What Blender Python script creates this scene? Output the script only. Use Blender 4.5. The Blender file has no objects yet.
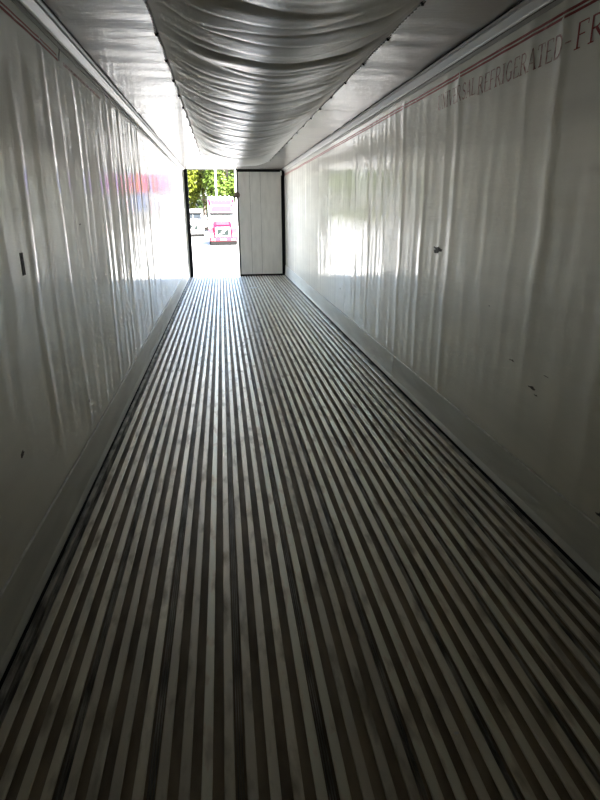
import bpy, bmesh, math, random
import numpy as np
from mathutils import Vector, Matrix

# ------------------------------------------------------------------ camera, sky, sun, exposure
scene = bpy.context.scene
C = scene.collection
F_PX, PITCH, YAW, ROLL = 567.7, 0.3220, 0.1290, -0.0077
CAM = Vector((0.887, 0.0, 1.592))
cam_data = bpy.data.cameras.new('camera')
cam_data.sensor_fit = 'VERTICAL'
cam_data.sensor_height = 24.0
cam_data.lens = F_PX / 800.0 * 24.0
cam_data.clip_start = 0.02
cam_data.clip_end = 2000
cam = bpy.data.objects.new('camera', cam_data)
C.objects.link(cam)
fw = Vector((math.sin(YAW) * math.cos(PITCH), math.cos(YAW) * math.cos(PITCH), -math.sin(PITCH)))
rt = Vector((math.cos(YAW), -math.sin(YAW), 0))
up = rt.cross(fw)
r2 = rt * math.cos(ROLL) + up * math.sin(ROLL)
u2 = -rt * math.sin(ROLL) + up * math.cos(ROLL)
cam.matrix_world = Matrix(((r2.x, u2.x, -fw.x, CAM.x), (r2.y, u2.y, -fw.y, CAM.y), (r2.z, u2.z, -fw.z, CAM.z), (0, 0, 0, 1)))
scene.camera = cam

world = bpy.data.worlds.new('sky')
scene.world = world
world.use_nodes = True
wn = world.node_tree
wn.nodes.clear()
sky = wn.nodes.new('ShaderNodeTexSky')
sky.sky_type = 'NISHITA'
sky.sun_disc = False
sky.sun_elevation = math.radians(52)
sky.sun_rotation = math.radians(145)
sky.air_density = 1.0
sky.dust_density = 3.0
wbg = wn.nodes.new('ShaderNodeBackground')
wbg.inputs['Strength'].default_value = 0.13
wout = wn.nodes.new('ShaderNodeOutputWorld')
wn.links.new(sky.outputs[0], wbg.inputs[0])
wn.links.new(wbg.outputs[0], wout.inputs[0])

sun_data = bpy.data.lights.new('sun', 'SUN')
sun_data.energy = 6.6
sun_data.angle = math.radians(1.0)
sun_data.color = (1.0, 0.955, 0.885)
sun = bpy.data.objects.new('sun', sun_data)
C.objects.link(sun)
# sun high behind and right of the trailer, so no direct sun enters the rear opening
sun.rotation_euler = Vector((-0.45, 0.8, -0.85)).to_track_quat('-Z', 'Y').to_euler()
sun.location = (20, -25, 35)

vs = scene.view_settings
vs.view_transform = 'Standard'
vs.look = 'None'
vs.exposure = 3.75
vs.gamma = 1.0
vs.use_curve_mapping = False
cy = scene.cycles
cy.max_bounces = 32
cy.diffuse_bounces = 24
cy.glossy_bounces = 24
cy.use_denoising = True
cy.sample_clamp_indirect = 0.0
cy.sample_clamp_direct = 0.0
cy.use_guiding = True
cy.caustics_reflective = True
cy.blur_glossy = 0.3

# ------------------------------------------------------------------ dimensions (metres); camera stands at y = 0
W, H, D, NOSE = 2.49, 2.568, 15.03, -1.0
GROUND = -1.25
rng = random.Random(4)


# ------------------------------------------------------------------ materials
def new_mat(name):
    m = bpy.data.materials.new(name)
    m.use_nodes = True
    nt = m.node_tree
    b = nt.nodes['Principled BSDF']
    return m, nt, b


def mat(name, col, rough=0.5, metal=0.0, var=0.0, scale=8.0, stretch=(1, 1, 1), col2=None, bump=0.0, bscale=60.0,
        bstretch=(1, 1, 1), rvar=0.0, objvar=0.0, spec=0.5, detail=5.0, lo=0.35, hi=0.65):
    """Principled material: colour broken up by noise, roughness variation, fine bump, all in object coordinates."""
    m, nt, b = new_mat(name)
    N, L = nt.nodes, nt.links
    b.inputs['Roughness'].default_value = rough
    b.inputs['Metallic'].default_value = metal
    b.inputs['Specular IOR Level'].default_value = spec
    tc = N.new('ShaderNodeTexCoord')
    mp = N.new('ShaderNodeMapping')
    mp.inputs['Scale'].default_value = stretch
    L.new(tc.outputs['Object'], mp.inputs['Vector'])
    ns = N.new('ShaderNodeTexNoise')
    ns.inputs['Scale'].default_value = scale
    ns.inputs['Detail'].default_value = detail
    L.new(mp.outputs[0], ns.inputs['Vector'])
    ramp = N.new('ShaderNodeMapRange')
    ramp.inputs['From Min'].default_value = lo
    ramp.inputs['From Max'].default_value = hi
    L.new(ns.outputs['Fac'], ramp.inputs['Value'])
    mix = N.new('ShaderNodeMix')
    mix.data_type = 'RGBA'
    c2 = col2 if col2 else tuple(c * (1 - var) for c in col)
    mix.inputs['A'].default_value = (*col, 1)
    mix.inputs['B'].default_value = (*c2, 1)
    L.new(ramp.outputs[0], mix.inputs['Factor'])
    src = mix.outputs['Result']
    if objvar:
        oi = N.new('ShaderNodeObjectInfo')
        sh = N.new('ShaderNodeMath')            # every copy gets its own stretch of the wear pattern
        sh.operation = 'MULTIPLY'
        sh.inputs[1].default_value = 57.0
        L.new(oi.outputs['Random'], sh.inputs[0])
        L.new(sh.outputs[0], mp.inputs['Location'])
        hsv = N.new('ShaderNodeHueSaturation')
        mr = N.new('ShaderNodeMapRange')
        mr.inputs['To Min'].default_value = 1 - objvar
        mr.inputs['To Max'].default_value = 1 + objvar * 0.5
        L.new(oi.outputs['Random'], mr.inputs['Value'])
        L.new(mr.outputs[0], hsv.inputs['Value'])
        L.new(src, hsv.inputs['Color'])
        src = hsv.outputs['Color']
    L.new(src, b.inputs['Base Color'])
    if rvar:
        mr2 = N.new('ShaderNodeMapRange')
        mr2.inputs['To Min'].default_value = max(0.02, rough - rvar)
        mr2.inputs['To Max'].default_value = rough + rvar
        L.new(ns.outputs['Fac'], mr2.inputs['Value'])
        L.new(mr2.outputs[0], b.inputs['Roughness'])
    if bump:
        mp2 = N.new('ShaderNodeMapping')
        mp2.inputs['Scale'].default_value = bstretch
        L.new(tc.outputs['Object'], mp2.inputs['Vector'])
        n2 = N.new('ShaderNodeTexNoise')
        n2.inputs['Scale'].default_value = bscale
        n2.inputs['Detail'].default_value = 3.0
        L.new(mp2.outputs[0], n2.inputs['Vector'])
        bp = N.new('ShaderNodeBump')
        bp.inputs['Strength'].default_value = bump
        bp.inputs['Distance'].default_value = 0.004
        L.new(n2.outputs['Fac'], bp.inputs['Height'])
        L.new(bp.outputs[0], b.inputs['Normal'])
    return m


M = {}
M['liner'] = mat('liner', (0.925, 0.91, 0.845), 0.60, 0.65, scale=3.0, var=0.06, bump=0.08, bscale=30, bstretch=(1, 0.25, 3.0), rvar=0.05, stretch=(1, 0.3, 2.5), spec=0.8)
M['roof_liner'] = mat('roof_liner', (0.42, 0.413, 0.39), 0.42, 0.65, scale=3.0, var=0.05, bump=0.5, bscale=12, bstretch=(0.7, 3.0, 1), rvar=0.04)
for k_, w_, r_ in (('liner', 0.6, 0.09), ('roof_liner', 0.5, 0.09)):   # hard gel coat over the resin
    pb = M[k_].node_tree.nodes['Principled BSDF']
    pb.inputs['Coat Weight'].default_value = w_
    pb.inputs['Coat Roughness'].default_value = r_
    nl = [l for l in M[k_].node_tree.links if l.to_socket == pb.inputs['Normal']][0]
    M[k_].node_tree.links.new(nl.from_socket, pb.inputs['Coat Normal'])
M['scuff'] = mat('scuff_liner', (0.86, 0.865, 0.83), 0.5, 0.4, scale=5.0, var=0.12, bump=0.06, bscale=40, stretch=(1, 0.3, 2))
M['lip'] = mat('lip_metal', (0.95, 0.95, 0.92), 0.45, 0.2, scale=30, var=0.2)
M['alu'] = mat('rail_aluminium', (0.55, 0.55, 0.53), 0.5, 0.4, scale=14, var=0.15, stretch=(1, 0.1, 1))
M['rail_face'] = mat('rail_face', (0.74, 0.74, 0.72), 0.45, 0.4, scale=14, var=0.08, stretch=(1, 0.1, 1))
M['rib'] = mat('worn_rib', (0.97, 0.92, 0.82), 0.36, 0.7, scale=16, stretch=(1, 0.3, 1), col2=(0.40, 0.355, 0.28), bump=0.25, bscale=140,
               bstretch=(1, 0.06, 1), rvar=0.06, objvar=0.22, lo=0.52, hi=0.76, detail=10)
M['groove'] = mat('dirty_groove', (0.50, 0.42, 0.31), 0.55, 0.0, scale=10, stretch=(1, 0.3, 1), col2=(0.26, 0.215, 0.155), bump=0.3, bscale=60)
M['edge'] = mat('edge_plate', (0.80, 0.78, 0.73), 0.42, 0.2, scale=22, stretch=(1, 0.25, 1), col2=(0.22, 0.21, 0.185), lo=0.38, hi=0.62, bump=0.3, bscale=90)
M['chute'] = mat('chute_vinyl', (0.84, 0.84, 0.82), 0.34, scale=6, var=0.12, bump=0.12, bscale=45, bstretch=(0.6, 2.0, 1), spec=0.6)
M['hem'] = mat('chute_hem', (0.42, 0.42, 0.40), 0.45, scale=12, var=0.2)
M['black'] = mat('black_rubber', (0.010, 0.010, 0.010), 0.7, scale=20, var=0.3, spec=0.15)
M['dark'] = mat('dark_mark', (0.045, 0.042, 0.036), 0.7, scale=60, col2=(0.16, 0.15, 0.13))
M['red'] = mat('red_print', (0.34, 0.025, 0.022), 0.4, 0.3, scale=14, col2=(0.45, 0.15, 0.13), lo=0.5, hi=0.75, stretch=(1, 0.6, 3))
M['redworn_glare'] = mat('red_print_worn_glare', (0.28, 0.07, 0.06), 0.4, 0.3, scale=16, col2=(0.62, 0.48, 0.43), lo=0.34, hi=0.62, stretch=(1, 1.5, 3))  # worn patches; the far letters' paler tone also holds the glancing reflection
M['door'] = mat('door_liner', (0.93, 0.93, 0.90), 0.35, scale=5, var=0.10, bump=0.1, bscale=30, stretch=(2, 1, 0.5))
M['steel'] = mat('galvanised', (0.45, 0.44, 0.43), 0.45, 0.6, scale=20, var=0.3)
M['brown'] = mat('aged_keeper', (0.24, 0.19, 0.16), 0.55, 0.2, scale=40, var=0.3)
M['paper'] = mat('paper', (0.85, 0.85, 0.85), 0.6, scale=30, var=0.05)
M['concrete'] = mat('yard_concrete', (0.50, 0.49, 0.47), 0.8, scale=0.35, var=0.08, bump=0.2, bscale=4, detail=8)
M['asphalt'] = mat('lot_asphalt', (0.27, 0.27, 0.265), 0.85, scale=0.5, var=0.1, bump=0.2, bscale=6, detail=8)
M['cabred'] = mat('cab_paint', (0.085, 0.003, 0.014), 0.5, scale=3, var=0.05, spec=0.08)
M['cabpink'] = mat('cab_panel', (0.17, 0.020, 0.032), 0.5, scale=3, var=0.05, spec=0.08)
M['cabwhite'] = mat('cab_white', (0.45, 0.45, 0.45), 0.4, scale=3, var=0.03, spec=0.2)
M['glass'] = mat('windshield', (0.16, 0.19, 0.19), 0.1, scale=3, var=0.05, spec=0.5)  # pale base colour stands in for the sky mirrored in the glass
M['dkglass'] = mat('dark_windshield', (0.01, 0.013, 0.016), 0.3, scale=3, var=0.05, spec=0.15)
M['chrome'] = mat('chrome', (0.8, 0.8, 0.8), 0.12, 1.0, scale=3, var=0.03)
M['grille'] = mat('grille_mesh', (0.010, 0.016, 0.015), 0.7, 0.0, scale=60, var=0.3, spec=0.1)
M['tyre'] = mat('tyre', (0.008, 0.008, 0.008), 0.8, scale=30, var=0.3, spec=0.05)
M['lamp'] = mat('lamp_lens', (0.75, 0.75, 0.75), 0.1, scale=20, var=0.1)
M['pole'] = mat('pole_paint', (0.80, 0.80, 0.78), 0.4, scale=6, var=0.04)
M['bark'] = mat('bark', (0.16, 0.13, 0.105), 0.85, scale=6, var=0.4, stretch=(3, 3, 0.5))
for i, c in enumerate([(0.038, 0.062, 0.008), (0.075, 0.092, 0.008), (0.020, 0.036, 0.007)]):
    M['leaf%d' % i] = mat('leaves%d' % i, c, 0.5, scale=0.6, col2=tuple(k * 0.62 for k in c), lo=0.3, hi=0.7, detail=6, spec=0.12)


# ------------------------------------------------------------------ helpers
def link(name, me, m=None, parent=None):
    o = bpy.data.objects.new(name, me)
    C.objects.link(o)
    if m is not None and me is not None and not me.materials:
        me.materials.append(M[m] if isinstance(m, str) else m)
    if parent is not None:
        o.parent = parent
    return o


def mesh(name, verts, faces, m=None, parent=None, smooth=False):
    me = bpy.data.meshes.new(name)
    me.from_pydata([tuple(map(float, v)) for v in verts], [], faces)
    if smooth:
        me.polygons.foreach_set('use_smooth', [True] * len(me.polygons))
    me.update()
    return link(name, me, m, parent)


class MB:
    def __init__(s):
        s.v, s.f = [], []

    def add(s, vs_, fs):
        n = len(s.v)
        s.v += [tuple(v) for v in vs_]
        s.f += [tuple(i + n for i in f) for f in fs]
        return s

    def box(s, x0, x1, y0, y1, z0, z1):
        return s.add([(x0, y0, z0), (x1, y0, z0), (x1, y1, z0), (x0, y1, z0), (x0, y0, z1), (x1, y0, z1), (x1, y1, z1), (x0, y1, z1)],
                     [(0, 3, 2, 1), (4, 5, 6, 7), (0, 1, 5, 4), (1, 2, 6, 5), (2, 3, 7, 6), (3, 0, 4, 7)])

    def prism(s, poly, a0, a1, axis='y'):
        """poly of 2-D points extruded along an axis: 'y' -> (x,z) points, 'x' -> (y,z) points, 'z' -> (x,y) points"""
        def P(p, a):
            return (p[0], a, p[1]) if axis == 'y' else ((a, p[0], p[1]) if axis == 'x' else (p[0], p[1], a))
        n = len(poly)
        return s.add([P(p, a0) for p in poly] + [P(p, a1) for p in poly],
                     [tuple(range(n)), tuple(range(2 * n - 1, n - 1, -1))] + [(i, i + n, (i + 1) % n + n, (i + 1) % n) for i in range(n)])

    def tube(s, p0, p1, r0, r1=None, n=10):
        r1 = r0 if r1 is None else r1
        p0, p1 = Vector(p0), Vector(p1)
        d = (p1 - p0).normalized()
        a = d.orthogonal().normalized()
        b = d.cross(a)
        vs_ = []
        for p, r in ((p0, r0), (p1, r1)):
            for i in range(n):
                t = 2 * math.pi * i / n
                vs_.append(p + a * (r * math.cos(t)) + b * (r * math.sin(t)))
        return s.add(vs_, [tuple(range(n - 1, -1, -1)), tuple(range(n, 2 * n))] + [(i, (i + 1) % n, (i + 1) % n + n, i + n) for i in range(n)])

    def build(s, name, m, parent=None, bevel=0.0, smooth=False, seg=2):
        o = mesh(name, s.v, s.f, m, parent, False)
        bm = bmesh.new()
        bm.from_mesh(o.data)
        bmesh.ops.recalc_face_normals(bm, faces=bm.faces)
        if bevel:
            bmesh.ops.bevel(bm, geom=list(bm.edges), offset=bevel, segments=seg, affect='EDGES', profile=0.6, clamp_overlap=True)
        bm.to_mesh(o.data)
        bm.free()
        if smooth:
            o.data.polygons.foreach_set('use_smooth', [True] * len(o.data.polygons))
        return o


def tag(o, label=None, cat=None, group=None, kind=None):
    if label: o['label'] = label
    if cat: o['category'] = cat
    if group: o['group'] = group
    if kind: o['kind'] = kind
    return o


def empty(name, loc=(0, 0, 0), rz=0.0):
    o = bpy.data.objects.new(name, None)
    o.empty_display_size = 0.2
    C.objects.link(o)
    o.location = loc
    o.rotation_euler = (0, 0, rz)
    return o


def copy_tree(o, parent=None):
    c = o.copy()
    C.objects.link(c)
    c.parent = parent
    for ch in [k for k in bpy.data.objects if k.parent == o]:
        copy_tree(ch, c)
    return c


def snoise(seed, u, v, fu, fv, n=7):
    """smooth pseudo-noise, about -1..1"""
    r = np.random.RandomState(seed)
    out = 0
    for i in range(n):
        a, b = fu * r.uniform(-1, 1), fv * r.uniform(-1, 1)
        out = out + np.sin(a * u + b * v + r.uniform(0, 6.28))
    return out / math.sqrt(n)


STUD = 0.61


def wall_d(side, Y, Z):
    """how far the thin wall liner bulges into the room at (Y, Z): stud lines every 0.61 m plus slow buckling"""
    Y = np.asarray(Y, float)
    Z = np.asarray(Z, float)
    sd = 11 if side < 0 else 37
    d = 0.0022 * snoise(sd, Y, Z, 5.0, 1.6) + 0.0009 * snoise(sd + 1, Y, Z, 18.0, 4.0) + 0.0008 * snoise(sd + 7, Y, Z, 48.0, 5.0)
    k0 = np.floor(Y / STUD)
    off = 0.18 if side < 0 else 0.05
    for dk in (-1, 0, 1):
        k = k0 + dk
        c = (k + 0.5) * STUD + off * STUD + 0.05 * np.sin(k * 12.9898) + 0.026 * snoise(sd + 2, k * 3.7, Z, 1.0, 4.5) + 0.008 * snoise(sd + 5, k * 2.7, Z, 1.0, 17.0)
        A = 0.0052 * np.clip(0.6 + 0.7 * snoise(sd + 3, k * 7.1, Z, 1.0, 3.2), 0.0, 1.15)
        d = d + A * np.exp(-((Y - c) / 0.050) ** 2)
        c2 = c + 0.24 + 0.05 * np.sin(k * 5.1)
        d = d + 0.4 * A * np.exp(-((Y - c2) / 0.042) ** 2)
    fade = np.clip(np.minimum(Z / 0.3, (H - Z) / 0.15), 0.0, 1.0)
    return d * fade


def roof_d(X, Y):
    d = 0.0022 * snoise(71, X, Y, 2.0, 11.0) + 0.0021 * snoise(72, X, Y, 8.0, 36.0)
    k = np.floor(Y / STUD)
    t = (Y / STUD - k - 0.5) * STUD
    d = d + 0.0012 * (1 + snoise(73, X, k * 3.3, 2.0, 1.0)) * np.exp(-(t / 0.05) ** 2)
    return d


def grid_obj(name, P, m, parent=None, flip=False):
    """P: array (n, m, 3) -> smooth grid mesh"""
    n, k = P.shape[:2]
    idx = np.arange(n * k).reshape(n, k)
    q = np.stack([idx[:-1, :-1], idx[1:, :-1], idx[1:, 1:], idx[:-1, 1:]], -1).reshape(-1, 4)
    if flip:
        q = q[:, ::-1]
    me = bpy.data.meshes.new(name)
    me.from_pydata(P.reshape(-1, 3).tolist(), [], q.tolist())
    me.polygons.foreach_set('use_smooth', [True] * len(me.polygons))
    me.update()
    return link(name, me, m, parent)


# ------------------------------------------------------------------ the trailer shell
def add_box_to(o, x0, x1, y0, y1, z0, z1):
    """give a liner its core: a slab joined behind the thin inner skin"""
    bm = bmesh.new()
    bm.from_mesh(o.data)
    mb = MB().box(x0, x1, y0, y1, z0, z1)
    vv = [bm.verts.new(v) for v in mb.v]
    for f in mb.f:
        bm.faces.new([vv[i] for i in f])
    bm.to_mesh(o.data)
    bm.free()


ys = np.linspace(NOSE, D, 1300)
zs = np.linspace(-0.03, H + 0.01, 64)
YY, ZZ = np.meshgrid(ys, zs, indexing='ij')
walls = {}
for side, nm in ((-1, 'wall_left'), (1, 'wall_right')):
    d = wall_d(side, YY, ZZ)
    X = d if side < 0 else W - d
    o = grid_obj(nm, np.stack([X, YY, ZZ], -1), 'liner', flip=(side > 0))
    if side < 0:
        add_box_to(o, -0.075, -0.012, NOSE - 0.07, D, -0.15, H + 0.09)
    else:
        add_box_to(o, W + 0.012, W + 0.075, NOSE - 0.07, D, -0.15, H + 0.09)
    tag(o, 'glossy off-white liner wall on the %s with buckled vertical stud lines' % ('left' if side < 0 else 'right'), kind='structure')
    walls[side] = o
xs = np.linspace(-0.01, W + 0.01, 60)
XX, Y2 = np.meshgrid(xs, np.linspace(NOSE, D, 900), indexing='ij')
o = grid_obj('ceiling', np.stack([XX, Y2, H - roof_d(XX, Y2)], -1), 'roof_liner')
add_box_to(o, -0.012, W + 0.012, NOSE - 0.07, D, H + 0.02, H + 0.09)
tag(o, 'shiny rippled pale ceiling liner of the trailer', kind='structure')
mb = MB().box(-0.012, W + 0.012, NOSE - 0.07, NOSE, -0.15, H + 0.02)
tag(mb.build('wall_front', 'liner'), 'plain nose bulkhead wall behind the viewer', kind='structure')

# ---- duct floor: base, separate T ribs, joints between extrusions, flat edge plates
floor = MB().box(-0.012, W + 0.012, NOSE, D + 0.02, -0.15, -0.026).build('floor', 'groove')
tag(floor, 'dirty aluminium duct floor with long T-shaped ribs', kind='structure')
PITCH_R = 0.2625 / 4
J0 = 0.0765


def rib_mesh():
    hw, tk, wb, z0 = 0.0160, 0.007, 0.005, -0.0262
    poly = [(-hw + 0.002, 0), (hw - 0.002, 0), (hw, -0.002), (hw, -tk), (wb, -tk - 0.002), (wb, z0), (-wb, z0), (-wb, -tk - 0.002), (-hw, -tk), (-hw, -0.002)]
    me_o = MB().prism(poly, NOSE + 0.001, D - 0.005, 'y')
    return me_o


rib0 = None
for e in range(9):
    for i in range(4):
        x = J0 + 0.2625 * e + PITCH_R * (i + 0.5)
        if rib0 is None:
            rib0 = rib_mesh().build('rib', 'rib', floor)
            r = rib0
        else:
            r = rib0.copy()
            C.objects.link(r)
        r.location = (x + rng.uniform(-0.0012, 0.0012), 0, -rng.uniform(0, 0.0025))
js0 = None
for e in range(10):
    x = J0 + 0.2625 * e
    if js0 is None:
        b = MB()
        for q in (-0.008, 0.0, 0.008):
            b.prism([(q - 0.0018, -0.0262), (q + 0.0018, -0.0262), (q + 0.0012, -0.010 - abs(q) * 0.6), (q - 0.0012, -0.010 - abs(q) * 0.6)], NOSE + 0.001, D - 0.005)
        js0 = b.build('joint_strip', 'edge', floor)
        j = js0
    else:
        j = js0.copy()
        C.objects.link(j)
    j.location = (x, 0, 0)
for s in (-1, 1):
    b = MB()
    x0, x1 = (0.0, 0.062) if s < 0 else (W - 0.062, W)
    b.box(x0, x1, NOSE + 0.001, D - 0.005, -0.0262, -0.008)
    for xx in (0.030, 0.044, 0.0605):
        xc = xx if s < 0 else W - xx
        b.box(xc - 0.0015, xc + 0.0015, NOSE + 0.001, D - 0.005, -0.0085, -0.004)
    b.build('edge_plate', 'edge', floor)
MB().box(-0.012, W + 0.012, D - 0.004, D + 0.16, -0.15, -0.037).build('sill_plate', 'steel', floor, bevel=0.004)

# ---- scuff boards along the wall feet
for s, nm in ((-1, 'baseboard_left'), (1, 'baseboard_right')):
    fx = (lambda x: x) if s < 0 else (lambda x: W - x)
    root = empty(nm)
    tag(root, 'smooth grey scuff board along the foot of the %s wall' % ('left' if s < 0 else 'right'), kind='structure')
    joint = 5.2 if s > 0 else 6.4
    for y0, y1 in ((NOSE + 0.001, joint - 0.006), (joint + 0.006, D - 0.002)):
        pts = [(0.001, 0.246), (0.009, 0.246), (0.011, 0.12), (0.016, 0.05), (0.026, 0.018), (0.028, -0.0055), (0.001, -0.0055)]
        p = MB().prism([(fx(x), z) for x, z in pts], y0, y1).build('board', 'scuff', root)
        MB().prism([(fx(0.002), 0.2435), (fx(0.0125), 0.2435), (fx(0.0125), 0.2475), (fx(0.010), 0.250), (fx(0.002), 0.250)], y0, y1).build('top_lip', 'lip', root)
    MB().prism([(fx(0.0265), 0.010), (fx(0.030), 0.008), (fx(0.032), -0.0078), (fx(0.022), -0.0078)], NOSE + 0.001, D - 0.004).build('foot_seal', 'black', root)

# ---- cove rails where the walls meet the ceiling
for s, nm in ((-1, 'trim_1'), (1, 'trim_2')):
    fx = (lambda x: x) if s < 0 else (lambda x: W - x)
    root = empty(nm)
    tag(root, 'aluminium cove rail where the %s wall meets the ceiling' % ('left' if s < 0 else 'right'), kind='structure')
    y0, y1 = NOSE + 0.001, D - 0.002
    MB().prism([(fx(x), z) for x, z in [(0.0005, 2.492), (0.008, 2.492), (0.0095, 2.512), (0.0005, 2.513)]], y0, y1).build('wall_flange', 'alu', root)
    MB().prism([(fx(x), z) for x, z in [(0.0005, 2.517), (0.014, 2.517), (0.018, 2.527), (0.052, 2.551), (0.056, 2.566), (0.0005, 2.5675)]], y0, y1).build('rail', 'rail_face', root)
    MB().prism([(fx(x), z) for x, z in [(0.059, 2.5615), (0.064, 2.553), (0.077, 2.558), (0.080, 2.5675), (0.059, 2.5675)]], y0, y1).build('ceiling_flange', 'alu', root)
    MB().box(min(fx(0.0005), fx(0.007)), max(fx(0.0005), fx(0.007)), y0, y1, 2.5131, 2.5169).build('wall_gap', 'black', root)
    MB().box(min(fx(0.080), fx(0.0835)), max(fx(0.080), fx(0.0835)), y0, y1, 2.560, 2.5675).build('ceiling_gap', 'black', root)


# ---- prints, tears and slots on the walls (thin, following the liner)
def on_wall(side, Y, Z, proud):
    d = float(wall_d(side, Y, Z)) + proud
    return (d if side < 0 else W - d, Y, Z)


def strip(name, side, y0, y1, za, zb, m, proud=0.0009, step=0.06):
    n = max(2, int((y1 - y0) / step))
    yy = np.linspace(y0, y1, n)
    wob = 0.0012 * np.sin(yy * 2.3)
    v, f = [], []
    for i, y in enumerate(yy):
        for z in (za, zb):
            v.append(on_wall(side, y, z + wob[i], proud))
    for i in range(n - 1):
        f.append((2 * i, 2 * i + 2, 2 * i + 3, 2 * i + 1))
    return mesh(name, v, f, m, walls[side], True)


strip('red_stripe', 1, NOSE + 0.01, 14.98, 2.433, 2.446, 'red')
strip('red_stripe', 1, NOSE + 0.01, 14.98, 2.413, 2.425, 'red')
strip('red_stripe', -1, NOSE + 0.01, 3.84, 2.436, 2.446, 'red')
strip('red_stripe', -1, NOSE + 0.01, 3.86, 2.414, 2.427, 'red')
strip('red_stripe', -1, 3.98, 5.10, 2.418, 2.438, 'redworn_glare')


def blob(name, side, Y, Z, ry, rz_, m, seed, proud=0.0012, n=14, jag=0.45):
    r = random.Random(seed)
    v = [on_wall(side, Y, Z, proud)]
    for i in range(n):
        t = 2 * math.pi * i / n
        k = 1 - jag * r.random()
        v.append(on_wall(side, Y + ry * k * math.cos(t), Z + rz_ * k * math.sin(t), proud))
    return mesh(name, v, [(0, 1 + i, 1 + (i + 1) % n) for i in range(n)], m, walls[side])


tag(blob('torn_patch', 1, 4.24, 1.304, 0.11, 0.032, 'dark', 2, jag=0.55, n=24), 'small ragged dark tear in the liner')
for i, (y, z, a, b_) in enumerate([(2.95, 0.776, 0.05, 0.007), (2.71, 0.685, 0.05, 0.011), (2.67, 0.655, 0.025, 0.006), (2.03, 0.302, 0.05, 0.016), (3.3, 1.03, 0.012, 0.006),
                                   (2.6, 0.78, 0.04, 0.003), (7.9, 0.55, 0.03, 0.02)]):
    blob('scuff_mark', 1, y, z, a, b_, 'dark', 20 + i, jag=0.7)
for i, (y, z, a, b_) in enumerate([(7.35, 1.655, 0.035, 0.022), (7.55, 1.46, 0.03, 0.032), (3.9, 1.52, 0.03, 0.006), (2.35, 0.62, 0.03, 0.02), (3.55, 0.46, 0.02, 0.012)]):
    blob('scuff_mark', -1, y, z, a, b_, 'dark', 40 + i, jag=0.6)
# vertical slot cut in the left liner
v = [on_wall(-1, y, z, 0.0012) for y, z in ((2.712, 1.424), (2.752, 1.424), (2.752, 1.326), (2.712, 1.326))]
v2 = [(-0.010, y, z) for y, z in ((2.714, 1.422), (2.750, 1.422), (2.750, 1.328), (2.714, 1.328))]
tag(mesh('wall_slot', v + v2, [(0, 1, 2, 3), (0, 4, 5, 1), (1, 5, 6, 2), (2, 6, 7, 3), (3, 7, 4, 0)], 'dark', walls[-1]), 'narrow dark vertical slot in the left liner')
# black split below the cove rail
pts = [(3.905, 2.516), (3.935, 2.514), (3.925, 2.48), (3.90, 2.45), (3.885, 2.42), (3.872, 2.422), (3.885, 2.455), (3.905, 2.482)]
v = [on_wall(-1, y, z, 0.0012) for y, z in pts]
tag(mesh('liner_split', v, [(0, 1, 2, 7), (7, 2, 3, 6), (6, 3, 4, 5)], 'black', walls[-1]), 'black jagged split in the liner below the rail')
for y in (6.35, 7.6, 8.85):                      # vertical liner joints
    n = 30
    v, f = [], []
    for i in range(n):
        z = 0.25 + (2.49 - 0.25) * i / (n - 1)
        for q in (-0.006, 0.006):
            v.append(on_wall(-1, y + q + 0.01 * math.sin(z * 2), z, 0.0009))
    for i in range(n - 1):
        f.append((2 * i, 2 * i + 1, 2 * i + 3, 2 * i + 2))
    mesh('liner_joint', v, f, 'dark', walls[-1], True)

# ---- red serif lettering on the right wall, read from far to near
TH, TN = 0.135, 0.05


def arc(cx, cy_, rx, ry, a0, a1, n=9):
    return [(cx + rx * math.cos(math.radians(a0 + (a1 - a0) * i / (n - 1))), cy_ + ry * math.sin(math.radians(a0 + (a1 - a0) * i / (n - 1)))) for i in range(n)]


def serif(x, y, w=0.3):
    return ([(x - w / 2, y), (x + w / 2, y)], TN)


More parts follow.
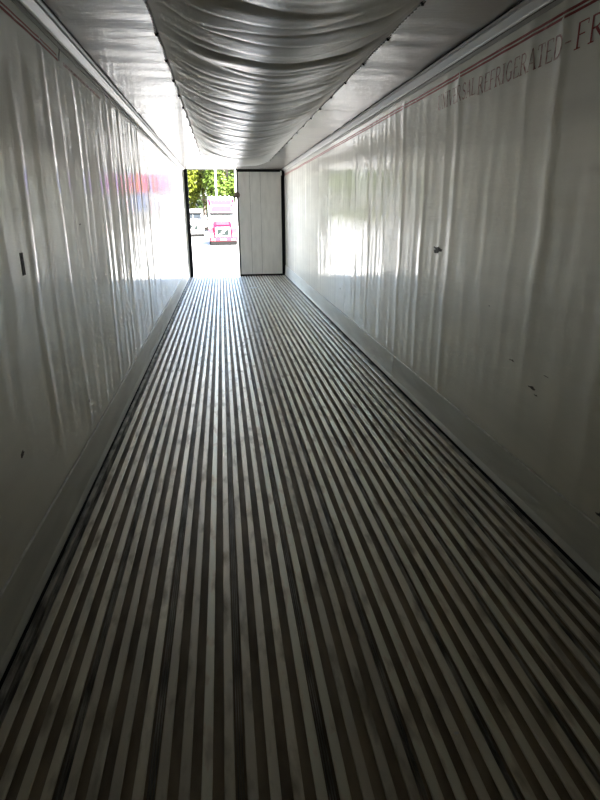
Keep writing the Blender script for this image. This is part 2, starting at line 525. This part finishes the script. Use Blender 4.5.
G = {
    'I': (0.36, [([(0.18, 0), (0.18, 1)], TH), serif(0.18, 0.02), serif(0.18, 0.98)]),
    'U': (0.78, [([(0.14, 1), (0.14, 0.28)] + arc(0.38, 0.28, 0.24, 0.27, 180, 270, 6), TH), (arc(0.38, 0.28, 0.24, 0.27, 270, 360, 6) + [(0.62, 1)], TN), serif(0.14, 0.98), serif(0.62, 0.98, 0.24)]),
    'N': (0.80, [([(0.14, 0), (0.14, 1)], TN), ([(0.14, 1), (0.64, 0)], TH), ([(0.64, 0), (0.64, 1)], TN), serif(0.14, 0.02, 0.24), serif(0.64, 0.98, 0.24)]),
    'V': (0.76, [([(0.08, 1), (0.37, 0)], TH), ([(0.37, 0), (0.66, 1)], TN), serif(0.1, 0.98), serif(0.66, 0.98, 0.22)]),
    'E': (0.68, [([(0.14, 0), (0.14, 1)], TH), ([(0.14, 0.98), (0.58, 0.98), (0.58, 0.82)], TN), ([(0.14, 0.52), (0.46, 0.52)], TN), ([(0.14, 0.02), (0.6, 0.02), (0.6, 0.2)], TN)]),
    'F': (0.66, [([(0.14, 0), (0.14, 1)], TH), ([(0.14, 0.98), (0.58, 0.98), (0.58, 0.8)], TN), ([(0.14, 0.52), (0.46, 0.52)], TN), serif(0.14, 0.02)]),
    'R': (0.78, [([(0.14, 0), (0.14, 1)], TH), ([(0.14, 0.97), (0.34, 0.97)] + arc(0.34, 0.74, 0.2, 0.23, 90, -90) + [(0.14, 0.51)], 0.07), ([(0.34, 0.5), (0.7, 0.0)], TH), serif(0.14, 0.02, 0.28)]),
    'S': (0.66, [(arc(0.32, 0.75, 0.2, 0.22, 30, 270, 10) + arc(0.32, 0.27, 0.22, 0.25, 90, -150, 10), 0.10)]),
    'A': (0.78, [([(0.08, 0), (0.38, 1)], TN), ([(0.38, 1), (0.66, 0)], TH), ([(0.2, 0.34), (0.54, 0.34)], TN), serif(0.08, 0.02, 0.2), serif(0.66, 0.02, 0.24)]),
    'L': (0.64, [([(0.14, 0), (0.14, 1)], TH), ([(0.14, 0.02), (0.56, 0.02), (0.56, 0.22)], TN), serif(0.14, 0.98)]),
    'G': (0.80, [(arc(0.4, 0.5, 0.28, 0.48, 50, 310, 14), 0.10), ([(0.62, 0.06), (0.62, 0.42)], TH), serif(0.6, 0.42, 0.26)]),
    'T': (0.70, [([(0.34, 0), (0.34, 1)], TH), ([(0.06, 0.8), (0.06, 0.98), (0.62, 0.98), (0.62, 0.8)], TN), serif(0.34, 0.02)]),
    'D': (0.80, [([(0.14, 0), (0.14, 1)], TH), ([(0.14, 0.97), (0.34, 0.97)] + arc(0.34, 0.5, 0.32, 0.47, 90, -90, 12) + [(0.14, 0.03)], 0.10)]),
    '-': (0.5, [([(0.08, 0.45), (0.42, 0.45)], 0.07)]),
}


def write(word, y_start, y_end, z0, cap, m):
    total = sum(G[c][0] for c in word)
    ky = (y_start - y_end) / total
    x = 0.0
    for c in word:
        adv, strokes = G[c]
        v, f = [], []
        for li, (pl, w) in enumerate(strokes):
            for a, b in zip(pl[:-1], pl[1:]):
                dx, dy = (b[0] - a[0]) * ky, (b[1] - a[1]) * cap
                ln = math.hypot(dx, dy) or 1e-6
                nx, ny = -dy / ln * w * cap * 0.5, dx / ln * w * cap * 0.5
                base = len(v)
                for p, sg in ((a, 1), (b, 1), (b, -1), (a, -1)):
                    yy = y_start - (x + p[0]) * ky - sg * nx
                    zz = z0 + p[1] * cap + sg * ny
                    v.append(on_wall(1, yy, zz, 0.0010 + 0.00004 * li))
                f.append((base, base + 1, base + 2, base + 3))
        mesh('letter', v, f, m, walls[1])
        x += adv


write('UNIVERSAL', 4.42, 3.77, 2.272, 0.098, 'redworn_glare')
write('REFRIGERATED', 3.74, 2.80, 2.258, 0.100, 'redworn_glare')
write('-', 2.80, 2.735, 2.262, 0.1, 'redworn_glare')
write('FR', 2.715, 2.50, 2.262, 0.104, 'red')

# ------------------------------------------------------------------ rear frame and door
tag(MB().box(-0.075, 0.035, D, D + 0.12, -0.036, H + 0.09).build('trim_6', 'liner'), 'pale return strip beside the left door post', kind='structure')
for nm, bx, lab in (('trim_3', (0.036, 0.118, D, D + 0.12, -0.036, H + 0.09), 'dark rubber-edged left post of the rear door frame'),
                    ('trim_4', (2.462, W + 0.075, D, D + 0.12, -0.036, H + 0.09), 'dark right post of the rear door frame'),
                    ('trim_5', (0.118, 2.462, D, D + 0.12, H - 0.012, H + 0.09), 'dark header of the rear door frame')):
    tag(MB().box(*bx).build(nm, 'black', bevel=0.006), lab, kind='structure')
door = empty('door_1', (2.44, D + 0.03, 0))
tag(door, 'closed grey right rear door leaf with black rubber edging', kind='structure')


def dpart(name, x0, x1, y0, y1, z0, z1, m, bevel=0.0):
    return MB().box(x0 - 2.44, x1 - 2.44, y0 - D - 0.03, y1 - D - 0.03, z0, z1).build(name, m, door, bevel)


dpart('core', 1.318, 2.470, D + 0.125, D + 0.18, -0.036, 2.60, 'black')
dpart('core_web', 1.334, 2.407, D + 0.062, D + 0.126, -0.03, 2.55, 'black')
for x0, x1 in ((1.335, 1.625), (1.630, 1.885), (1.890, 2.405)):
    dpart('panel', x0, x1, D + 0.035, D + 0.062, 0.035, 2.505, 'door', 0.006)
dpart('gasket', 1.318, 1.332, D + 0.03, D + 0.126, -0.034, 2.554, 'black', 0.004)
dpart('gasket', 2.409, 2.461, D + 0.03, D + 0.126, -0.034, 2.554, 'black', 0.004)
dpart('gasket', 1.333, 2.408, D + 0.03, D + 0.126, 2.508, 2.554, 'black', 0.004)
dpart('gasket', 1.333, 2.408, D + 0.03, D + 0.126, -0.034, 0.032, 'black', 0.004)
dpart('leading_edge', 1.296, 1.317, D + 0.04, D + 0.18, -0.03, 2.55, 'steel', 0.004)
b = MB().tube((1.30 - 2.44, -0.012, 1.97), (1.30 - 2.44, 0.03, 1.97), 0.075, 0.07, 20)
tag(b.build('lock_keeper', 'brown', door), 'round rusty disc on the door edge')
b = MB().box(2.385 - 2.44, 2.425 - 2.44, -0.012, 0.0, 2.43, 2.53).box(2.395 - 2.44, 2.415 - 2.44, -0.03, -0.010, 2.42, 2.46)
tag(b.build('hold_bracket', 'lip', door), 'small pale bracket in the top corner')

# ------------------------------------------------------------------ air chute under the ceiling
CY0, CY1, CX0, CX1 = NOSE + 0.03, 12.75, 0.572, 1.918
chute = empty('air_chute', (0, 0, 0))
tag(chute, 'long grey vinyl air chute sagging in folds from the ceiling', 'air duct')
nu, nv = 1300, 72
U_, V_ = np.meshgrid(np.linspace(CY0, CY1, nu), np.linspace(0, 1, nv), indexing='ij')
CLIP0 = 3.80


def chute_z(Y, V):
    t = np.clip((Y - 8.0) / (CY1 - 8.0), 0, 1)
    sag = 0.225 * (1 - 0.62 * t ** 1.6)
    prof = np.clip(4 * V * (1 - V), 0, 1) ** 1.35
    edge = np.minimum(V, 1 - V)
    # scallops hung between clips: the fabric is pulled up at each clip and bellies in between
    ph = (Y - CLIP0) / STUD
    ph = ph + 0.12 * prof + 0.06 * snoise(90, Y, V, 2.0, 4.0)
    saw = ph - np.floor(ph)
    fold = np.where(saw < 0.80, saw / 0.80, (1 - saw) / 0.20)
    fold = fold * fold * (3 - 2 * fold)
    amp = 0.034 * np.exp(-((edge - 0.17) / 0.13) ** 2) + 0.007
    amp = amp * np.clip(edge / 0.05, 0, 1) * (1 - 0.35 * t)
    wr = 0.0030 * snoise(91, Y + 0.1 * prof, V, 26.0, 3.0) + 0.0020 * snoise(92, Y + 0.1 * prof, V, 60.0, 5.0) + 0.006 * snoise(95, Y + 0.1 * prof, V, 9.0, 4.0)
    ck = 0.2 * prof
    wr = wr - 0.006 * (1 - np.clip(np.abs(snoise(96, Y + ck * 0.6, V, 11.0, 2.2)) * 2.2, 0, 1)) ** 2
    wr = wr - 0.003 * (1 - np.clip(np.abs(snoise(97, Y + ck * 0.5, V, 24.0, 3.5)) * 2.4, 0, 1)) ** 2
    wr = wr * np.clip(edge / 0.12, 0, 1)
    return sag * prof + amp * fold + wr


ed = np.minimum(V_, 1 - V_)
edge_in = 0.003 * (1 - np.cos(2 * np.pi * (U_ - CLIP0) / STUD)) * np.clip(1 - ed / 0.1, 0, 1)
Xc = CX0 + (CX1 - CX0) * V_ + np.where(V_ < 0.5, edge_in, -edge_in)
Zc = H - 0.008 - np.maximum(chute_z(U_, V_), 0.0)
P = np.stack([Xc, U_, Zc], -1)
fab = grid_obj('fabric', P, 'chute', chute)
sm = fab.modifiers.new('thick', 'SOLIDIFY')
sm.thickness = 0.002
sm.offset = 0
for s, cx in ((-1, CX0), (1, CX1)):
    b = MB()
    yy = np.arange(CY0, CY1, 0.05)
    for a, c in zip(yy[:-1], yy[1:]):
        i0 = 0.003 * (1 - math.cos(2 * math.pi * (a - CLIP0) / STUD)) * -s
        i1 = 0.003 * (1 - math.cos(2 * math.pi * (c - CLIP0) / STUD)) * -s
        b.tube((cx + i0, a, H - 0.011), (cx + i1, c, H - 0.011), 0.006, n=6)
    b.build('hem_cord', 'hem', chute, smooth=True)
clip0 = None
k = 0
y = CLIP0 - STUD * 7
while y < CY1 - 0.1:
    for s, cx in ((-1, CX0), (1, CX1)):
        if clip0 is None:
            b = MB().box(-0.012, 0.012, -0.012, 0.012, -0.004, 0.0).tube((0, 0, -0.004), (0, 0, -0.016), 0.010, 0.007, 10)
            clip0 = b.build('clip', 'black', chute)
            c = clip0
        else:
            c = clip0.copy()
            C.objects.link(c)
        c.location = (cx, y + (0.0 if s < 0 else -0.04), H - 0.010)
    y += STUD

# ------------------------------------------------------------------ scraps on the floor
v = [(-0.10, -0.05, 0.0), (0.06, -0.07, 0.004), (0.11, 0.03, 0.012), (0.02, 0.08, 0.006), (-0.09, 0.05, 0.002)]
v2 = [(a, b_, c + 0.002) for a, b_, c in v]
o = mesh('paper_scrap', v + v2, [(4, 3, 2, 1, 0), (5, 6, 7, 8, 9)] + [(i, (i + 1) % 5, (i + 1) % 5 + 5, i + 5) for i in range(5)], 'paper')
o.location = (1.50, 12.53, 0.0005)
tag(o, 'white paper scrap lying on the floor ribs in front of the closed door', 'paper')
v = [(-0.008, -0.003, 0.0), (0.009, -0.004, 0.002), (0.007, 0.004, 0.003), (-0.006, 0.005, 0.0)]
v2 = [(a, b_, c + 0.0015) for a, b_, c in v]
o = mesh('paint_chip', v + v2, [(3, 2, 1, 0), (4, 5, 6, 7)] + [(i, (i + 1) % 4, (i + 1) % 4 + 4, i + 4) for i in range(4)], 'paper')
o.location = (J0 + 0.2625 * 5 + PITCH_R * 2.5, 1.31, 0.0002)
tag(o, 'tiny pale chip on a dark rib in the foreground', 'chip')

# ------------------------------------------------------------------ the yard outside
g = MB().box(-120, 120, -60, 200, GROUND - 0.3, GROUND).build('ground', 'concrete')
tag(g, 'bright pale concrete yard behind the trailer', kind='structure')
g2 = MB().box(-120, 120, 31, 200, GROUND - 0.02, GROUND + 0.004).build('dark_far_lot', 'asphalt')  # darker far ground, added to weaken its reflection in the trailer walls
tag(g2, 'darker asphalt lot where the trucks are parked, added to dim the wall reflections', kind='structure')


def make_truck(name, body, panel, white, glass, roof_z, sleeper):
    """long-nosed tractor unit, front towards -y, wheels on z = 0"""
    root = empty(name)
    back = 4.8 if sleeper else 3.4
    # cab and sleeper from its side profile
    cab = [(1.72, 0.95), (1.70, 1.93), (2.30, 2.62), (2.45, 2.72), (back - 1.2, roof_z - 0.1), (back - 0.3, roof_z), (back, roof_z - 0.05), (back, 0.95)]
    MB().prism(cab, -1.19, 1.19, 'x').build('cab', white, root, bevel=0.10, seg=3)
    # sloping roof fairing panels framed in the paler colour
    def slope(x0a, x1a, za, x0b, x1b, zb, nm_, m_, off=0.035, th=0.05):
        t = lambda z: 2.45 + (z - 2.72) / (roof_z - 0.1 - 2.72) * (back - 1.2 - 2.45)
        ya, yb = t(za) - off, t(zb) - off
        vv = [(x0a, ya, za), (x1a, ya, za), (x1b, yb, zb), (x0b, yb, zb)]
        vv2 = [(a, b_ + th, c) for a, b_, c in vv]
        MB().add(vv + vv2, [(0, 1, 2, 3), (7, 6, 5, 4), (0, 4, 5, 1), (1, 5, 6, 2), (2, 6, 7, 3), (3, 7, 4, 0)]).build(nm_, m_, root, bevel=0.01)
    top = roof_z - 0.35
    mid = 2.78 + (top - 2.78) * 0.55
    if sleeper:
        slope(-0.82, 0.82, mid + 0.06, -1.00, 1.00, top, 'roof_panel', panel)
        slope(-0.95, 0.95, 2.78, -0.80, 0.80, mid - 0.02, 'roof_panel', panel)
        for s in (-1, 1):
            slope(*(sorted((s * 0.86, s * 1.04))), mid - 0.1, *(sorted((s * 1.02, s * 1.19))), top + 0.10, 'fairing_edge', body, 0.10, 0.14)
    # windshield in two panes, visor, wipers
    for s in (-1, 1):
        a, b_ = sorted((s * 0.02, s * 1.02))
        vv = [(a, 1.70, 1.97), (b_, 1.70, 1.97), (b_ if s < 0 else b_ - 0.1, 2.23, 2.57), (a + (0.1 if s < 0 else 0), 2.23, 2.57)]
        vv = [(x, y_ - 0.035, z) for x, y_, z in vv]
        vv2 = [(x, y_ + 0.06, z) for x, y_, z in vv]
        MB().add(vv + vv2, [(0, 1, 2, 3), (7, 6, 5, 4), (0, 4, 5, 1), (1, 5, 6, 2), (2, 6, 7, 3), (3, 7, 4, 0)]).build('windshield_pane', glass, root)
        MB().tube((s * 0.15, 1.63, 1.98), (s * 0.75, 1.83, 2.25), 0.015, n=6).build('wiper', 'black', root)
    MB().prism([(2.02, 2.56), (2.02, 2.64), (2.42, 2.74), (2.42, 2.66)], -1.08, 1.08, 'x').build('sun_visor', 'black', root, bevel=0.01)
    # hood, fenders, grille
    hood = [(0.0, 0.50), (-0.02, 1.30), (0.12, 1.58), (0.5, 1.72), (1.80, 1.96), (1.80, 0.50)]
    MB().prism(hood, -0.80, 0.80, 'x').build('hood', body, root, bevel=0.07, seg=3)
    MB().prism([(0.35, 1.69), (1.78, 1.965), (1.78, 2.0), (0.35, 1.73)], -0.55, 0.55, 'x').build('hood_ridge', panel, root, bevel=0.02)
    for s in (-1, 1):
        x0, x1 = sorted((s * 0.78, s * 1.22))
        fen = [(0.02, 0.55), (0.0, 1.0), (0.25, 1.32), (0.9, 1.42), (1.7, 1.35), (1.75, 0.95), (1.55, 0.95), (1.40, 1.12), (1.0, 1.18), (0.62, 1.12), (0.45, 0.9), (0.42, 0.55)]
        MB().prism(fen, x0, x1, 'x').build('fender', panel, root, bevel=0.03)
        hl = MB().prism([(-0.03, 0.72), (-0.03, 0.98), (0.2, 1.08), (0.3, 0.72)], *sorted((s * 0.84, s * 1.16)), 'x').build('headlight', 'lamp', root, bevel=0.02)
        MB().tube((s * 1.1, 2.0, 1.5), (s * 1.42, 1.9, 1.55), 0.025, n=6).build('mirror_arm', 'black', root)
        MB().tube((s * 1.1, 2.0, 2.4), (s * 1.42, 1.9, 2.35), 0.025, n=6).build('mirror_arm', 'black', root)
        MB().box(*sorted((s * 1.36, s * 1.54)), 1.84, 1.94, 1.5, 2.4).build('side_mirror', white, root, bevel=0.04)
        MB().box(*sorted((s * 1.175, s * 1.205)), 2.25, 3.05, 1.75, 2.45).build('side_window', 'dkglass', root, bevel=0.01)
        MB().box(*sorted((s * 0.95, s * 1.22)), 1.9, back + 0.8, 0.35, 0.92).build('side_skirt', body, root, bevel=0.05)
        MB().tube((s * 0.85, 1.0, 0.5), (s * 1.17, 1.0, 0.5), 0.5, n=22).build('wheel', 'tyre', root, bevel=0.03)
        MB().tube((s * 1.10, 1.0, 0.5), (s * 1.19, 1.0, 0.5), 0.24, 0.2, n=16).build('hub', 'chrome', root)
        for yy in (back + 0.6, back + 1.9):
            MB().tube((s * 0.6, yy, 0.5), (s * 1.19, yy, 0.5), 0.5, n=22).build('wheel', 'tyre', root, bevel=0.03)
    MB().box(-0.45, 0.45, 1.5, back + 2.6, 0.55, 0.85).build('chassis', 'black', root)
    MB().prism([(-0.66, 0.72), (0.66, 0.72), (0.60, 1.52), (-0.60, 1.52)], -0.075, -0.01, 'y').build('grille_surround', white, root, bevel=0.015)
    gr = MB().prism([(-0.52, 0.84), (0.52, 0.84), (0.49, 1.36), (-0.49, 1.36)], -0.09, -0.03, 'y').build('grille', 'grille', root)
    for i in range(6):
        z = 0.88 + 0.088 * i
        MB().box(-0.5, 0.5, -0.10, -0.085, z, z + 0.02).build('slat', 'grille', gr)
    MB().prism([(-0.50, 0.80), (-0.36, 0.80), (0.50, 1.40), (0.36, 1.40)], -0.125, -0.10, 'y').build('diagonal_bar', 'cabwhite', gr)
    MB().tube((0, -0.14, 1.10), (0, -0.10, 1.10), 0.12, n=18).build('emblem', 'cabwhite', gr)
    # bumper
    MB().prism([(-1.22, 0.15), (1.22, 0.15), (1.22, 0.10), (1.10, -0.12), (-1.10, -0.12), (-1.22, 0.10)], 0.36, 0.66, 'z').build('bumper', panel, root, bevel=0.03)
    MB().prism([(-1.20, 0.12), (1.20, 0.12), (1.20, 0.06), (1.10, -0.15), (-1.10, -0.15), (-1.20, 0.06)], 0.03, 0.35, 'z').build('lower_valance', 'tyre', root, bevel=0.02)
    for x in (-0.85, 0.85):
        MB().box(x - 0.16, x + 0.16, -0.15, -0.10, 0.42, 0.54).build('fog_lamp', 'lamp', root, bevel=0.02)
    MB().box(-0.26, 0.26, -0.145, -0.115, 0.44, 0.54).build('number_plate', 'steel', root)
    for x in (-0.8, -0.4, 0, 0.4, 0.8):
        MB().box(x - 0.06, x + 0.06, back - 0.95, back - 0.85, roof_z - 0.05, roof_z + 0.05).build('marker_lamp', 'cabwhite', root, bevel=0.01)
    return root


def place(root, loc, rz=0.0):
    root.location = loc
    root.rotation_euler = (0, 0, rz)


t = make_truck('tractor_truck', 'cabred', 'cabpink', 'cabwhite', 'glass', 4.12, True)
place(t, (0.98, 52.0, GROUND + 0.004), 0.02)
tag(t, 'pink and white semi tractor facing the open trailer door', 'truck')
t = make_truck('tractor_truck', 'cabwhite', 'cabwhite', 'cabwhite', 'dkglass', 3.1, False)
place(t, (-2.35, 70.0, GROUND + 0.004), 0.05)
tag(t, 'plain white day-cab tractor parked behind and left of the pink truck', 'truck')


def tree(name, x, y, h, r, seed, leaf, label, n=8000):
    rr = random.Random(seed)
    root = empty(name, (x, y, GROUND))
    tag(root, label, 'tree', 'trees at the back of the yard')
    b = MB()
    p = Vector((0, 0, 0))
    rad = 0.025 * h
    tips = []
    for i in range(6):
        q = p + Vector((rr.uniform(-0.25, 0.25), rr.uniform(-0.25, 0.25), h * 0.13))
        b.tube(p, q, rad, rad * 0.8, 9)
        p, rad = q, rad * 0.8
        if i >= 1:
            for _ in range(2):
                a = rr.uniform(0, 6.28)
                e = q + Vector((math.cos(a) * r * 0.7, math.sin(a) * r * 0.7, rr.uniform(0.08, 0.2) * h))
                b.tube(q, e, rad * 0.5, rad * 0.15, 6)
                tips.append(e)
    tips.append(p + Vector((0, 0, 0.1 * h)))
    b.build('trunk', 'bark', root, smooth=True)
    blobs = [(tp, r * rr.uniform(0.38, 0.62)) for tp in tips]
    for i in range(9):
        a = rr.uniform(0, 6.28)
        k_ = rr.uniform(0.3, 0.85)
        blobs.append((Vector((math.cos(a) * r * k_, math.sin(a) * r * k_, rr.uniform(0.12, 0.7) * h)), r * rr.uniform(0.35, 0.6)))
    v, f = [], []
    for i in range(n):
        c, br = blobs[i % len(blobs)]
        dvec = Vector((rr.gauss(0, 1), rr.gauss(0, 1), rr.gauss(0, 1))).normalized()
        q = c + dvec * br * (rr.random() ** 0.35)
        nrm = (dvec + Vector((rr.gauss(0, 0.6), rr.gauss(0, 0.6), rr.gauss(0, 0.6) + 0.5))).normalized()
        a = nrm.orthogonal().normalized()
        a = (a * math.cos(i) + nrm.cross(a) * math.sin(i)).normalized()
        bb = nrm.cross(a)
        s_ = rr.uniform(0.14, 0.34)
        k_ = len(v)
        v += [q - a * s_, q - bb * s_ * 0.6 + nrm * s_ * 0.15, q + a * s_, q + bb * s_ * 0.6 + nrm * s_ * 0.15]
        f.append((k_, k_ + 1, k_ + 2, k_ + 3))
    mesh('foliage', v, f, leaf, root)
    return root


tree('leafy_tree', -4.9, 84, 13, 3.0, 1, 'leaf1', 'yellow-green tree at the left edge of the open doorway')
tree('leafy_tree', 1.9, 86, 14, 3.0, 2, 'leaf0', 'mid-green tree right of the white pole, above the pink truck')
tree('leafy_tree', -15.0, 85, 14, 3.2, 5, 'leaf0', 'green tree left of the doorway, mirrored in the right wall')
tree('leafy_tree', -1.5, 94, 16, 3.6, 7, 'leaf1', 'tall light green tree filling the middle of the doorway')
tree('leafy_tree', -11.5, 97, 16, 3.6, 6, 'leaf0', 'tall tree behind the yellow-green one')
tree('leafy_tree', -6.0, 112, 19, 4.2, 9, 'leaf2', 'farthest dark tree, left of the tall light green one')
tree('leafy_tree', 1.6, 120, 19, 4.2, 10, 'leaf2', 'farthest dark tree, behind the mid-green one above the truck')


def lamp_post(x, y, h, label):
    root = empty('lamp_post', (x, y, GROUND))
    tag(root, label, 'lamp post', 'lamp posts in the yard')
    MB().tube((0, 0, 0), (0, 0, 0.5), 0.25, 0.25, 14).build('footing', 'concrete', root)
    MB().tube((0, 0, 0.5), (0, 0, h), 0.10, 0.08, 12).build('pole', 'pole', root, smooth=False)
    MB().tube((0, 0, h - 0.1), (1.2, 0, h + 0.05), 0.04, n=8).build('arm', 'pole', root)
    MB().box(1.1, 1.7, -0.16, 0.16, h - 0.02, h + 0.12).build('lamp_head', 'steel', root, bevel=0.03)


lamp_post(0.42, 74, 13, 'slim white lamp post rising behind the pink truck')
lamp_post(2.80, 74, 13, 'slim white lamp post close to the edge of the closed door')

# unseen made-up container stacks, added to give the left wall its coloured reflection
cols = [('red', (0.20, 0.008, 0.012)), ('orange', (0.26, 0.06, 0.005)), ('purple', (0.085, 0.045, 0.16)), ('blue', (0.025, 0.06, 0.16)), ('grey', (0.14, 0.14, 0.145))]
order = {0: ['grey'] * 5, 1: ['grey', 'grey', 'grey', 'blue', 'grey'], 2: ['grey', 'blue', 'purple', 'orange', 'red']}
for nme, c in cols:
    M['box_' + nme] = mat('container_' + nme, c, 0.6, scale=2, var=0.15, spec=0.1)


def container_mesh():
    b = MB()
    n = 11
    b.box(-1.2, 1.2, 0.05, 6.0, 0.02, 2.57)
    for i in range(n):                      # corrugated end wall
        x = -1.1 + 2.2 * i / (n - 1)
        b.box(x - 0.05, x + 0.05, 0.0, 0.06, 0.15, 2.45)
    for sx in (-1, 1):                      # corner posts
        b.box(*sorted((sx * 1.08, sx * 1.22)), -0.02, 0.12, 0, 2.59)
    b.box(-1.22, 1.22, -0.02, 0.12, 2.46, 2.59)
    b.box(-1.22, 1.22, -0.02, 0.12, 0.0, 0.13)
    return b


for lv in range(3):
    for i in range(5):
        cn = order[lv][i]
        o = container_mesh().build('reflection_container', 'box_' + cn)
        o.location = (5.1 + 2.52 * i, 100, GROUND + 2.9 * lv)
        o.scale = (1, 1, 2.895 / 2.59)
        tag(o, '%s added container for the wall reflection, %s from the truck in the %s row of the stacks' % (cn, ['first', 'second', 'third', 'fourth', 'fifth'][i], ['bottom', 'middle', 'top'][lv]),
            'container', 'unseen containers added for the left wall reflection')
